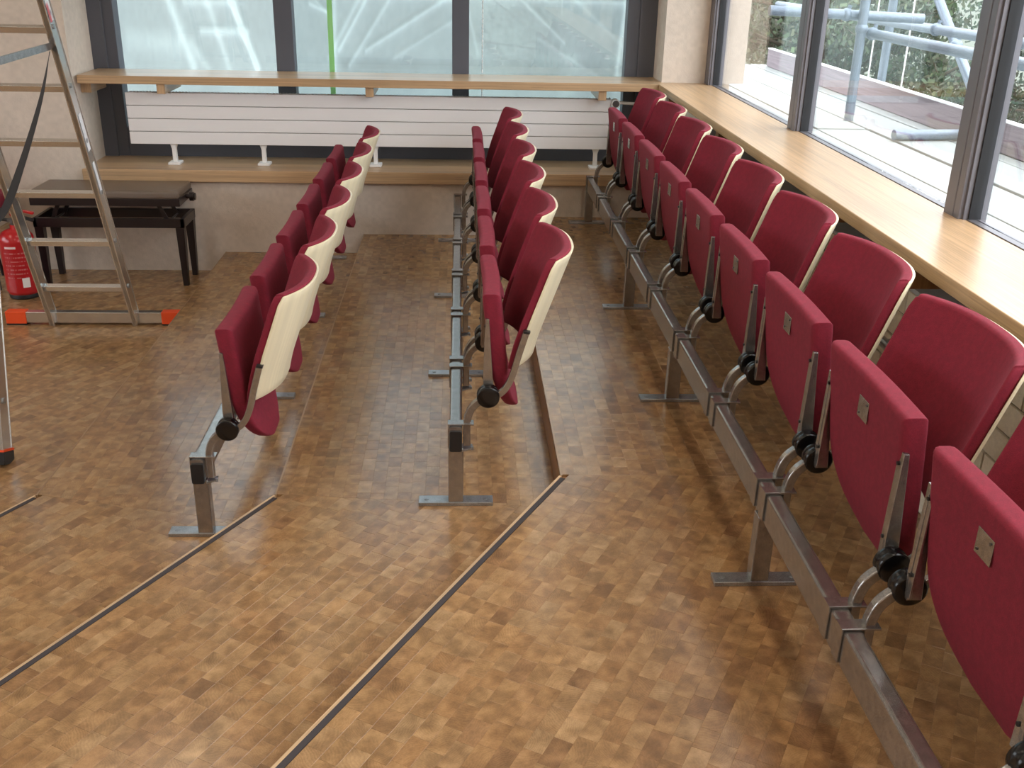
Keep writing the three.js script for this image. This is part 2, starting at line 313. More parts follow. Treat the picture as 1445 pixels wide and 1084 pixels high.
// ───────────── room shell ─────────────
const NICHE_L = -2.22, GLASS_Z = -6.62, TOP = 2.95, SILL_Y = .625, LEDGE_Y = 1.152, LEDGE_X = 1.174, WIN_X = 1.475;
{
  const wb = struct('wall_back', 'cream plastered back wall below and beside the sheeted window');
  part('wall_panel', box(LEFTX, NICHE_L, -.2, CEILING, -6.75, BACK), M.wall, wb);
  part('wall_below_sill', box(NICHE_L, 1.7, -.2, .556, -6.75, BACK), M.wall, wb);
  part('wall_above_window', box(NICHE_L, 1.7, TOP, CEILING, -6.75, BACK), M.wall, wb);
  part('corner_pillar', [box(1.205, 1.70, LEDGE_Y, TOP, -6.75, -6.285), box(1.205, 1.70, .556, LEDGE_Y - .04, -6.75, -6.61)], M.wall, wb, 'cream plastered pillar in the corner between the windows');
  const wr = struct('wall_right', 'cream painted brick wall under the window ledge behind the seats');
  part('brick_backing', box(BRICK_X + .004, 1.555, -.2, .94, -6.19, 3.2), M.mortar, wr);
  part('wall_above_window', box(WIN_X - .03, 1.555, TOP, CEILING, -6.6, 3.2), M.wall, wr);
  part('wall_end', box(WIN_X - .03, 1.555, .94, TOP, 2.2, 3.2), M.wall, wr);
  part('recess_top', box(BRICK_X - .002, 1.555, .94, .953, -6.19, 2.2), M.greyPanel, wr, 'grey top of the brick wall under the ledge');
  part('recess_back', box(WIN_X - .02, 1.555, .953, LEDGE_Y - .03, -6.29, 2.2), M.greyPanel, wr);
  const bl = .235, bh = .0835, bg = new RoundedBoxGeometry(.012, bh - .006, bl - .006, 1, .002); metreUV(bg);
  const bgh = new RoundedBoxGeometry(.012, bh - .006, bl / 2 - .006, 1, .002); metreUV(bgh);
  let nb = 0;
  for (let c = 0; c < 7; c++) for (let k = 0; k < 24; k++) {
    const y = .356 + bh * (c + .5), z = -6.17 + bl * (k + .5) + (c % 2 ? bl / 2 : 0);
    if (z > -.6) continue;
    if (c % 2 && k === 0) { const m = part(nb++ ? `brick_${String(nb - 1).padStart(3, '0')}` : 'brick', bgh, M.brick, wr); m.position.set(BRICK_X + .003, y, -6.17 + bl / 4); }
    const m = part(nb++ ? `brick_${String(nb - 1).padStart(3, '0')}` : 'brick', bg, M.brick, wr); m.position.set(BRICK_X + .003 + rr(-.0006, .0006), y, z);
  }
  part('plain_brickwork', box(BRICK_X - .003, BRICK_X + .006, .356, .94, -.55, 3), M.brick, wr);
  const wl = struct('wall_left', 'plastered wall with added windows on the far side of the hall');
  part('wall_below_windows', box(LEFTX - .25, LEFTX, -.2, 1.0, -6.75, 3.2), M.wall, wl); part('wall_above_windows', box(LEFTX - .25, LEFTX, 2.95, CEILING, -6.75, 3.2), M.wall, wl);
  part('wall_pier', box(LEFTX - .25, LEFTX, 1.0, 2.95, -6.75, -5.4), M.wall, wl); part('wall_pier', box(LEFTX - .25, LEFTX, 1.0, 2.95, 1.5, 3.2), M.wall, wl);
  const w3 = struct('window_3', 'row of unseen windows added in the far wall to light the hall', 'window');  // unseen windows added to light the seats from the left
  for (let i = 0; i <= 4; i++) { const z = -5.4 + i * 1.725; part(i % 4 ? 'mullion' : 'frame_bar', box(LEFTX - .16, LEFTX - .08, 1.0, 2.95, z - .04, z + .04, .003), M.alu, w3); if (i < 4) part('glass_pane', box(LEFTX - .123, LEFTX - .117, 1.04, 2.91, z + .04, z + 1.685), M.glass, w3); }
  part('bottom_rail', box(LEFTX - .16, LEFTX - .08, 1.0, 1.04, -5.4, 1.5), M.alu, w3); part('top_rail', box(LEFTX - .16, LEFTX - .08, 2.91, 2.95, -5.4, 1.5), M.alu, w3);
  const wf = struct('wall_front', 'plain plastered wall behind the viewer'); part('wall_panel', box(LEFTX - .25, 1.555, -.2, CEILING, 3, 3.25), M.wall, wf);
  const ce = struct('ceiling', 'white ceiling of the hall', 'ceiling'); part('ceiling_slab', box(LEFTX - .25, 1.555, CEILING, CEILING + .2, -6.75, 3.25), M.ceiling, ce);
}
// back window
{
  const w = struct('window_1', 'dark framed three-pane back window covered with plastic sheeting', 'window');
  const z0 = -6.69, z1 = -6.585, fr = (x0, x1, y0, y1, n = 'frame_bar') => part(n, box(x0, x1, y0, y1, z0, z1, .004), M.frame, w);
  fr(NICHE_L - .05, -2.07, .5, TOP + .02); fr(-1.122, -1.012, .80, TOP, 'mullion'); fr(-.048, .056, .80, TOP, 'mullion'); fr(1.024, 1.22, .5, TOP + .02);
  fr(-2.07, 1.024, .5, .80, 'bottom_rail'); fr(-2.07, 1.024, TOP - .1, TOP + .02, 'top_rail');
  part('frame_rebate', box(NICHE_L - .01, -2.135, .55, TOP, z1 - .002, z1 + .014, .003), M.frame, w);
  part('frame_rebate', box(1.10, 1.21, .55, TOP, z1 - .002, z1 + .014, .003), M.frame, w);
  for (const [a, b] of [[-2.07, -1.122], [-1.012, -.048], [.056, 1.024]]) part('glass_pane', box(a, b, .80, TOP - .1, -6.64, -6.634), M.glass, w);
}
// right window
const MULL = [[-4.60, -4.495], [-2.99, -2.885], [-1.25, -1.145], [.5, .605]];
{
  const w = struct('window_2', 'long side window in grey metal frames over the oak ledge', 'window');
  const seg = [[-6.285, -6.18], ...MULL, [2.1, 2.2]];
  seg.forEach(([a, b], i) => {
    const f = part(i && i < 5 ? 'mullion' : 'frame_bar', [box(WIN_X - .012, WIN_X + .075, LEDGE_Y - .02, TOP + .02, a, a + .058, .003), box(WIN_X - .012, WIN_X + .075, LEDGE_Y - .02, TOP + .02, a + .062, a + .096, .003), box(WIN_X + .0, WIN_X + .07, LEDGE_Y - .02, TOP + .02, a + .05, b)], M.alu, w);
    part('gasket', box(WIN_X + .014, WIN_X + .05, LEDGE_Y, TOP, a + .096, b + .006), M.gasket, f);
  });
  part('bottom_rail', box(WIN_X + .012, WIN_X + .05, LEDGE_Y - .04, LEDGE_Y + .003, -6.285, 2.2), M.alu, w);
  part('top_rail', box(WIN_X - .012, WIN_X + .075, TOP - .08, TOP + .02, -6.285, 2.2), M.alu, w);
  for (let i = 0; i < seg.length - 1; i++) part('glass_pane', box(WIN_X + .035, WIN_X + .041, LEDGE_Y + .003, TOP - .08, seg[i][1], seg[i + 1][0]), M.glass, w);
}
// ledges and sill
{
  const l1 = thing('window_ledge', 'narrow oak ledge across the back window above the radiator', 'ledge');
  part('board', boardX(NICHE_L + .02, LEDGE_X + .002, LEDGE_Y - .046, LEDGE_Y, GLASS_Z + .04, -6.2, .003), M.oak, l1);
  for (const x of [-1.735, -.53, .845]) part('bracket', box(x - .024, x + .024, LEDGE_Y - .101, LEDGE_Y - .046, GLASS_Z + .04, -6.215, .003), M.oak, l1);
  part('bracket', box(NICHE_L + .0, NICHE_L + .06, LEDGE_Y - .11, LEDGE_Y - .046, GLASS_Z + .04, -6.3, .003), M.oak, l1);
  const l2 = thing('window_ledge', 'wide oak ledge along the side window behind the longest row of seats', 'ledge');
  part('board', box(LEDGE_X, WIN_X + .01, LEDGE_Y - .04, LEDGE_Y + .001, -6.61, 2.2, .003), M.oak, l2);
  for (const z of [-6.05, -4.82, -3.36, -2.62, -1.4]) part('bracket', box(LEDGE_X + .03, WIN_X - .015, LEDGE_Y - .12, LEDGE_Y - .04, z - .03, z + .03, .003), M.slabWood, l2);
  const s = thing('window_sill', 'low oak sill under the radiator on the back wall', 'sill');
  part('board', boardX(NICHE_L - .005, BRICK_X, .554, SILL_Y, -6.6, -6.145, .004), M.oak, s);
}
// radiator on the sill
{
  const r = thing('radiator', 'long white flat-panel radiator on feet in front of back window', 'radiator', [-.53, SILL_Y, -6.34]);
  const x0 = -1.44, x1 = 1.437, b = .122, ph = .0755;
  for (let i = 0; i < 4; i++) part('front_panel', box(x0, x1, b + i * ph + .002, b + (i + 1) * ph - .002, .02, .04, .0015), M.radiator, r);
  part('core', box(x0 + .004, x1 - .004, b + .004, b + 4 * ph - .006, -.05, .004), M.radiator, r);
  const fins = []; for (let i = 0; i < 150; i++) { const x = x0 + .012 + i * (x1 - x0 - .024) / 149; fins.push(box(x - .0015, x + .0015, b + 4 * ph - .02, b + 4 * ph - .002, -.048, .019)); }
  part('top_grille', fins, M.radiator, r).userData.kind = 'stuff';
  part('side_cover', box(x1 - .001, x1 + .006, b, b + 4 * ph, -.05, .03), M.white, r);
  for (const x of [-1.195, -.66, .015, 1.365]) part('foot', [box(x - .012, x + .012, .01, b + .01, -.012, .02, .003), box(x - .036, x + .036, 0, .016, -.04, .05, .004), plateXY([[x - .024, b + .01], [x - .012, b - .03], [x + .012, b - .03], [x + .024, b + .01]], -.01, .018)], M.white, r);
  const v = part('valve', [cyl([x1 + .006, .40, 0], [x1 + .05, .40, 0], .012), cyl([x1 + .03, .40, .0], [x1 + .03, .40, .06], .026), cyl([x1 + .05, .40, 0], [x1 + .3, .385, -.02], .009)], M.white, r, 'white thermostat valve');
  part('valve_ring', cyl([x1 + .03, .40, .06], [x1 + .03, .40, .066], .02), M.bolt, v);
}

// ───────────── seats ─────────────
const PITCH = .2365;     // half distance between a seat's two pivots
const panHalf = y => { const w = .205, yb = .258, ys = .47; if (y >= ys) return w + .010 * Math.min(1, (y - ys) / .2); const t = (ys - y) / (ys - yb); return Math.max(.018, w * Math.pow(Math.max(0, 1 - Math.pow(t, 2.3)), .5)); };
const panT = y => .054 - .020 * Math.max(0, (.5 - y) / .24);
const panMid = (z, y) => .123 - .105 * (y - .5) + .034 * Math.max(0, (.46 - y) / .2) ** 2 + .006 * Math.cos(z / .2 * 1.5);
const backEdge = y => .168 + .357 * (y - .47) + .03 * Math.max(0, (.55 - y) / .1) ** 2 * .3;
const backHalf = y => { const r = .014, top = .792, w = .232; const d = top - y; return d < r ? w - r + Math.sqrt(Math.max(0, r * r - (r - d) ** 2)) : w - .012 * Math.max(0, (.6 - y) / .15); };
const bulge = (z, y) => .07 * (1 - Math.abs(z / .232) ** 2.5);
const seatGeo = {};
{
  seatGeo.pan = slab({ y0: .258, y1: .687, ny: 22, half: panHalf, mid: panMid, T: panT, r: .016, w: .2 });
  seatGeo.shell = slab({ y0: .462, y1: .792, ny: 14, nz: 18, half: backHalf, mid: (z, y) => backEdge(y) + bulge(z, y) + .004, T: .008, r: .0015, crease: .7, w: .23 });
  seatGeo.pad = slab({ y0: .452, y1: .798, ny: 14, nz: 18, half: y => backHalf(Math.min(.791, y - .0015)) - .004, mid: (z, y) => backEdge(y) + bulge(z, y) - .0145, T: .029, r: .009, w: .22 });
  const plate = plateXY([[-.027, -.024], [.027, -.024], [.027, .024], [-.027, .024]], 0, .003, .001); plate.rotateY(-Math.PI / 2);
  const rv = [-1, 1].map(s => cyl([-.0035, s * .015, s * .018], [-.001, s * .015, s * .018], .0026, 8));
  const panFront = y => panMid(0, y) - panT(y) / 2; plate.translate(panFront(.61) - .0005, .61, 0);
  seatGeo.plate = plate; seatGeo.rivet = rv[0].clone().translate(panFront(.61) - .002, .61, 0); seatGeo.rivet2 = rv[1].clone().translate(panFront(.61) - .002, .61, 0);
  for (const s of [-1, 1]) {
    const zc = s * PITCH, zi = s * .213, sfx = s < 0 ? 'A' : 'B';
    const zz = (a, b) => [Math.min(a, b), Math.max(a, b)];
    seatGeo['bracket' + sfx] = merge([plateXY([[.086, .36], [.116, .36], [.112, .42], [.099, .612], [.088, .612], [.082, .42]], ...zz(zi - .005, zi + .007), .0012), plateXY([[.083, .372], [.087, .372], [.094, .612], [.0895, .612]], ...zz(s * .193, zi), .0008)]);
    seatGeo['screw' + sfx] = [[.086, .42], [.0905, .585]].map(([x, y]) => cyl([x - .006, y, s * .203], [x - .002, y, s * .203], .0042, 10));
    const kn = new THREE.LatheGeometry([[0, -.019], [.030, -.019], [.0345, -.016], [.0345, -.006], [.033, -.005], [.033, .004], [.0345, .005], [.0345, .013], [.031, .017], [.014, .018], [0, .018]].map(p => new THREE.Vector2(...p)), 26);
    kn.rotateX(Math.PI / 2 * (s > 0 ? 1 : -1)); kn.translate(.098, .372, zc); seatGeo['knob' + sfx] = kn;
    seatGeo['arm' + sfx] = plateXY(bar2d([[.034, .208], [.034, .27], [.0365, .30], [.05, .335], [.078, .36], [.098, .368]], .0112), zc - .011, zc + .011, .003);
    seatGeo['clamp' + sfx] = merge([plateXY([[-.0245, .205], [-.0245, .285], [.055, .285], [.055, .2805], [-.0205, .2805], [-.0205, .205]], zc - .017, zc + .017, .0008)]);
    seatGeo['lug' + sfx] = merge([plateXY([[.02, .196], [.05, .204], [.052, .200], [.02, .19]], zc - .015, zc + .015, .0008), cyl([.05, .206, zc + .008], [.05, .196, zc + .008], .005, 8)]);
    seatGeo['backBracket' + sfx] = plateXY(bar2d([[.103, .372], [.13, .378], [.152, .40], [.170, .44], [.186, .50], [.2085, .578]], .0095), zc - .0075, zc + .0075, .0015);
    seatGeo['cap' + sfx] = plateXY([[.199, .576], [.2185, .5735], [.2205, .581], [.201, .584]], zc - .0085, zc + .0085, .001);
  }
}
const protoSeat = new THREE.Group();
{
  const g = protoSeat;
  const pan = part('seat_pan', seatGeo.pan, M.fabric, g, 'red upholstered tip-up seat pan');
  part('number_plate', seatGeo.plate, M.steel, pan, 'small blank metal plate');
  part('rivet', seatGeo.rivet, M.bolt, pan); part('rivet', seatGeo.rivet2, M.bolt, pan);
  part('back_shell', seatGeo.shell, M.ply, g, 'curved pale plywood shell');
  part('back_pad', seatGeo.pad, M.fabric, g, 'red upholstered back pad');
  for (const s of ['A', 'B']) {
    const b = part('pan_bracket', seatGeo['bracket' + s], M.steel, g); for (const q of seatGeo['screw' + s]) part('screw', q, M.plastic, b);
    part('pivot_knob', seatGeo['knob' + s], M.capBlack, g, 'round black pivot cap');
    const a = part('support_arm', seatGeo['arm' + s], M.steel, g); part('beam_clamp', seatGeo['clamp' + s], M.steel, a); part('clamp_lug', seatGeo['lug' + s], M.zinc, a);
    const bb = part('back_bracket', seatGeo['backBracket' + s], M.steel, g); part('end_cap', seatGeo['cap' + s], M.plastic, bb);
  }
}
const ORD = ['first', 'second', 'third', 'fourth', 'fifth', 'sixth', 'seventh', 'eighth', 'ninth', 'tenth'];
function row(x, y, zFar, pitch, n, rowName, posts, beamNear) {
  for (let i = 0; i < n; i++) {
    const s = protoSeat.clone(); s.name = numbered('folding_seat'); s.position.set(x, y, zFar + pitch * (i + .5)); scene.add(s);
    tag(s, `red folding seat, ${ORD[i]} from the back wall in the ${rowName}`, 'seat', `folding seats in the ${rowName}`);
  }
  const b = thing('seat_beam', `grey steel beam on floor posts carrying the ${rowName}`, 'beam', [x, y, 0]);
  const zf = zFar - .01, tubeG = new THREE.ExtrudeGeometry(roundRect(-.0195, .0195, .198, .279, .008), { depth: beamNear - zf, bevelEnabled: false, curveSegments: 5 }); tubeG.translate(0, 0, zf);
  const tb = part('beam_tube', tubeG, M.steel, b);
  for (const [z, s] of [[zf, -1], [beamNear, 1]]) { const c = new THREE.ExtrudeGeometry(roundRect(-.018, .018, .2, .266, .006), { depth: .006, bevelEnabled: true, bevelSize: .001, bevelThickness: .001, bevelSegments: 2 }); c.translate(0, 0, s < 0 ? z - .006 : z); part('end_cap', c, M.plastic, tb, 'black plastic end cap'); }
  for (const z of posts) {
    part('post', box(-.0235, .0235, .010, .2, z - .02, z + .02, .003), M.steel, b);
    const p = part('base_plate', box(-.117, .117, 0, .012, z - .024, z + .024, .0015), M.zinc, b);
    for (const s of [-1, 1]) part('bolt', [cyl([s * .093, .012, z], [s * .093, .0145, z], .0075, 12), cyl([s * .093, .0145, z], [s * .093, .0155, z], .0035, 6)], M.zinc, p);
  }
}
row(.772, 3 * H, -6.06, .548, 9, 'longest row beside the window ledge', [-6.03, -4.43, -3.385, -2.215, -.62], -.45);
row(-.012, 2 * H, -6.07, .545, 6, 'middle row', [-6.03, -4.95, -3.91, -2.845], -2.81);
row(-.805, H, -6.09, .545, 6, 'front row nearest the ladder', [-6.05, -4.98, -3.95, -2.865], -2.83);

// ───────────── ladder ─────────────
{
  const g = thing('step_ladder', 'aluminium A-frame ladder with orange-ended stabiliser bar', 'ladder', [-1.915, 0, -5.185]);
  const apexY = 2.63, xs = [-.213, .213];
  // one half of the ladder: slope, base z, rise towards the hinge, sideways drift of the stiles
  const halves = [{ k: .25, zb: 0, dir: 1 }, { k: .36, zb: 1.605, dir: -1 }];
  for (const { k, zb, dir } of halves) {
    const ang = Math.atan(k), LEN = apexY / Math.cos(ang), first = .218 / Math.cos(ang), step = .2565 / Math.cos(ang), off = dir > 0 ? 0 : -.04;
    const lean = geo => { geo.rotateX(ang * dir); const p = geo.attributes.position; for (let i = 0; i < p.count; i++) p.setX(i, p.getX(i) - .055 * p.getY(i) + off); geo.translate(0, 0, zb); return geo; };
    for (const x of xs) {
      const st = part('stile', lean(merge([box(x - .011, x + .011, .012, LEN, -.039, .039, .002), box(x - .0135, x + .0135, .012, LEN, -.039, -.035), box(x - .0135, x + .0135, .012, LEN, .035, .039)])), M.ladder, g);
      for (let i = 0; i < 9; i++) part('rivet', lean(cyl([x - .0155, first + .012 + i * step, .002], [x + .0155, first + .012 + i * step, .002], .011, 10)), M.zinc, st);
      if (dir < 0) { part('foot', lean(box(x - .017, x + .017, .0, .05, -.043, .043, .004)), M.plastic, st); part('foot_trim', lean(box(x - .0175, x + .0175, .05, .058, -.0435, .0435)), M.orange, st); }
      else if (x > 0) for (const [y0, y1, w] of [[.76, .92, .014], [.98, 1.16, .018], [1.58, 1.74, .022]]) part('sticker', lean(box(x + .0125, x + .0132, y0, y1, -w, w)), M.stickerPrint ??= std({ map: stickerTexture(), roughness: .5 }), st, 'worn printed sticker');
    }
    for (let i = 0; i < 9; i++) part('rung', lean(box(xs[0] + .012, xs[1] - .012, first - .016 + i * step, first + .014 + i * step, -.016, .018, .004)), M.ladder, g);
  }
  const bar = part('stabiliser_bar', box(-.40, .40, .012, .07, -.022, .022, .003), M.ladder, g);
  for (const s of [-1, 1]) { part('end_foot', merge([box(s * .40 - .052, s * .40 + .052, .008, .074, -.027, .027, .004)]), M.orange, bar, 'orange plastic end foot'); part('foot_pad', box(s * .40 - .05, s * .40 + .05, 0, .009, -.026, .026), M.plastic, bar); }
  part('hinge', cyl([-.40, apexY, .658], [.10, apexY, .658], .03), M.zinc, g);
  // spreader bar and hanging strap between the two halves
  { const sb = box(-.004, .004, -.015, .015, -.02, .75); sb.rotateX(.02); sb.translate(.118, 1.43, .36); part('spreader_bar', sb, M.zinc, g); }
  const st = new THREE.CatmullRomCurve3([[.125, 1.41, .42], [.122, 1.24, .58], [.12, 1.0, .90], [.12, .87, 1.12], [.12, .84, 1.26]].map(p => new THREE.Vector3(...p)));
  const n = 30, P = [], I = [], U = [];
  for (let i = 0; i <= n; i++) { const p = st.getPoint(i / n), a = 1.3 - Math.min(1, i / n * 1.6) * 1.2, w = .017; for (const [s, d] of [[-1, -1], [1, -1], [1, 1], [-1, 1]]) { P.push(p.x + s * w * Math.cos(a) + d * .0012, p.y, p.z + s * w * Math.sin(a)); U.push(s, i); } }
  for (let i = 0; i < n; i++) for (let k = 0; k < 4; k++) { const a = i * 4 + k, b = i * 4 + (k + 1) % 4; I.push(a, b, b + 4, a, b + 4, a + 4); }
  const sg = new THREE.BufferGeometry(); sg.setAttribute('position', new THREE.Float32BufferAttribute(P, 3)); sg.setAttribute('uv', new THREE.Float32BufferAttribute(U, 2)); sg.setIndex(I); sg.computeVertexNormals();
  part('strap', sg, M.strap, g, 'dark webbing safety strap');
}
function stickerTexture() { // faded, unreadable print: rows of reddish and grey specks on white
  return dataTex(64, (u, v) => { const k = hash(Math.floor(u * 40), Math.floor(v * 52), 55), inside = u > .3 && u < .7; return inside && k > .55 ? (hash(3, Math.floor(v * 4), 2) > .5 ? [.78, .35, .38] : [.55, .55, .58]) : [.88, .88, .88]; });
}

// ───────────── piano bench ─────────────
{
  const g = thing('piano_bench', 'black wooden piano bench with raised padded vinyl seat', 'bench', [-2.01, 0, -5.985]);
  const fx = .425, fz = .135;
  part('apron', [box(-fx, fx, .348, .402, fz - .022, fz, .003), box(-fx, fx, .348, .402, -fz, -fz + .022, .003), box(-fx, -fx + .022, .348, .402, -fz, fz, .003), box(fx - .022, fx, .348, .402, -fz, fz, .003)], M.benchBlack, g);
  for (const sx of [-1, 1]) for (const sz of [-1, 1]) {
    const lg = new THREE.CylinderGeometry(.034, .021, .35, 4, 1); lg.rotateY(Math.PI / 4); lg.translate(0, .175, 0);
    const p = lg.attributes.position; for (let i = 0; i < p.count; i++) p.setXYZ(i, p.getX(i) + sx * (fx - .027 - .012 * (1 - p.getY(i) / .35) * 0), p.getY(i), p.getZ(i) + sz * (fz - .026));
    part('leg', toCreasedNormals(lg, .5), M.benchBlack, g);
  }
  for (const sx of [-1, 1]) for (const sz of [-1, 1]) part('lift_arm', plateXY(bar2d([[sx * .33, .375], [sx * .27, .50]], .011, 2), sz * .10 - .003, sz * .10 + .003, .0008), M.benchBlack, g);
  part('lift_rod', [cyl([-.33, .378, -.12], [-.33, .378, .12], .006), cyl([.33, .378, -.12], [.33, .378, .12], .006), cyl([-.45, .50, 0], [.45, .50, 0], .007)], M.bolt, g);
  part('seat_board', box(-.418, .418, .478, .522, -.155, .155, .004), M.benchBlack, g);
  const cg = new RoundedBoxGeometry(.832, .05, .31, 5, .018), p = cg.attributes.position;
  for (let i = 0; i < p.count; i++) if (p.getY(i) > 0) p.setY(i, p.getY(i) + .010 * (1 - (p.getX(i) / .42) ** 2) * (1 - (p.getZ(i) / .16) ** 2));
  cg.computeVertexNormals(); cg.translate(0, .54, 0);
  part('cushion', cg, M.vinyl, g, 'dark brown vinyl cushion');
  for (const sx of [-1, 1]) part('height_knob', [cyl([sx * .418, .505, 0], [sx * .44, .505, 0], .012), cyl([sx * .44, .505, 0], [sx * .462, .505, 0], .026, 18), cyl([sx * .462, .505, 0], [sx * .472, .505, 0], .02, 18)], M.benchBlack, g);
}
// ───────────── fire extinguisher ─────────────
{
  const g = thing('fire_extinguisher', 'red fire extinguisher standing on floor behind the ladder', 'extinguisher', [-2.46, 0, -5.66]);
  const lathe = pts => new THREE.LatheGeometry(pts.map(p => new THREE.Vector2(...p)), 32);
  part('base_ring', lathe([[0, 0], [.080, 0], [.083, .006], [.083, .028], [.075, .03]]), M.plastic, g);
  const b = part('cylinder', lathe([[.07, .022], [.086, .027], [.092, .045], [.092, .32], [.088, .345], [.072, .370], [.045, .384], [.022, .39], [.022, .41], [0, .41]]), M.red, g);
  const lab = new THREE.CylinderGeometry(.0924, .0924, .20, 24, 1, true, -.75, 1.7); lab.translate(0, .225, 0);
  part('label', lab, std({ map: dataTex(128, (u, v) => { const r = Math.floor(v * 26), on = hash(Math.floor(u * 46), r, 61) > .35 && r % 3 === 0 && u > .12 && u < .88 && v < .8; const head = v > .84 && v < .9 && u > .2 && u < .6; return head ? [.9, .82, .82] : on ? [.74, .42, .42] : [.69, .075, .11]; }), roughness: .32 }), b, 'small white print on the red cylinder');
  const tagG = new THREE.CylinderGeometry(.0930, .0930, .055, 10, 1, true, .35, .42); tagG.translate(0, .10, 0); part('inspection_sticker', tagG, M.white, b);
  part('valve_head', [cyl([0, .40, 0], [0, .445, 0], .018), box(-.03, .05, .425, .445, -.012, .012, .003)], M.bolt, g);
  part('carry_handle', plateXY(bar2d([[.0, .445], [.05, .45], [.11, .435]], .007), -.012, .012), M.plastic, g);
  part('trigger_lever', plateXY(bar2d([[-.01, .465], [.05, .485], [.115, .475]], .006), -.011, .011), M.red, g);
  part('safety_pin', [tube([[.03, .44, .02], [.045, .425, .03], [.05, .40, .032], [.035, .39, .03], [.025, .41, .025], [.03, .44, .02]], .0035, 24, 6), box(.012, .034, .43, .45, .012, .024, .002)], M.yellow, g);
  part('hose', tube([[-.02, .435, 0], [-.09, .44, .01], [-.125, .38, .01], [-.115, .25, .01], [-.105, .12, .0]], .010, 30, 8), M.plastic, g);
}
// chair at the left edge, mostly outside the frame
{
  const g = thing('stacking_chair', 'dark red upholstered chair with black frame beyond the extinguisher', 'chair', [-2.86, 0, -5.93]);
  part('seat', box(-.21, .24, .44, .51, -.2, .2, .02), M.fabric, g);
  part('backrest', box(-.24, -.19, .58, .84, -.2, .2, .015), M.fabric, g);
  part('seat_frame', [box(-.22, .235, .415, .44, -.2, .2, .004)], M.plastic, g);
  for (const sx of [-.2, .215]) for (const sz of [-.17, .17]) part('leg', cyl([sx, 0, sz], [sx, sx < 0 ? .84 : .43, sz], .011), M.plastic, g);
  part('front_rail', box(.21, .235, .31, .335, -.17, .17, .003), M.trimWood, g);
}
// ───────────── pipe fittings under the side ledge ─────────────
{
  const a = thing('radiator_valve', 'chrome valve on the brick wall below the ledge between seat backs', 'valve', [1.3, .77, -2.88]);
  part('valve_body', [cyl([0, 0, -.03], [0, 0, .045], .016, 16), cyl([.05, 0, 0], [0, 0, 0], .011)], M.zinc, a);
  part('valve_cap', [cyl([0, 0, .045], [0, 0, .06], .019, 16)], M.zinc, a);
  const b = thing('pipe_fitting', 'row of small metal fittings tucked under the side ledge', 'fitting', [1.335, 1.0, -3.06]);
  part('bar', box(-.012, .012, -.006, .006, -.10, .10, .002), M.zinc, b);
  for (let i = 0; i < 4; i++) part('fitting', [cyl([0, 0, -.075 + i * .05], [-.012, .024, -.075 + i * .05], .011, 10)], M.zinc, b);
  part('support', box(-.006, .13, -.05, 0, -.02, .02), M.greyPanel, b);
}
// ───────────── ceiling lights ─────────────
{
  const lampGlow = std({ color: 0xffffff, emissive: 0xfff0dc, emissiveIntensity: 3, roughness: .6 });
  const where = ['over the middle of the window row', 'over the near end of the window row', 'behind the viewer along the window side'];
  LAMPS.forEach(([x, z, w, d, power], i) => {
    const tubeLamp = i < 3;
    const g = thing('ceiling_light', tubeLamp ? `long slim ceiling lamp ${where[i]}` : `added unseen ceiling panel of fill light ${['above the ladder side by the back wall', 'above the front row near the back wall', 'mid hall on the window-far side', 'mid hall above the steps', 'at the hall end far from the back wall', 'behind the viewer over the steps'][i - 3]}`, 'lamp', [x, CEILING - .045, z], 0, tubeLamp ? undefined : 'added ceiling fill light panels');  // the flat panels are unseen additions that fill the hall with light
    part('frame', box(-w / 2 - .02, w / 2 + .02, 0, .045, -d / 2 - .02, d / 2 + .02), M.white, g);
    part('diffuser', box(-w / 2, w / 2, -.006, 0, -d / 2, d / 2), lampGlow, g);
    const l = new THREE.RectAreaLight(0xfff0dc, power, w, d); l.position.set(0, -.02, 0); l.rotation.x = -Math.PI / 2; l.castShadow = true; g.add(l);
  });
}
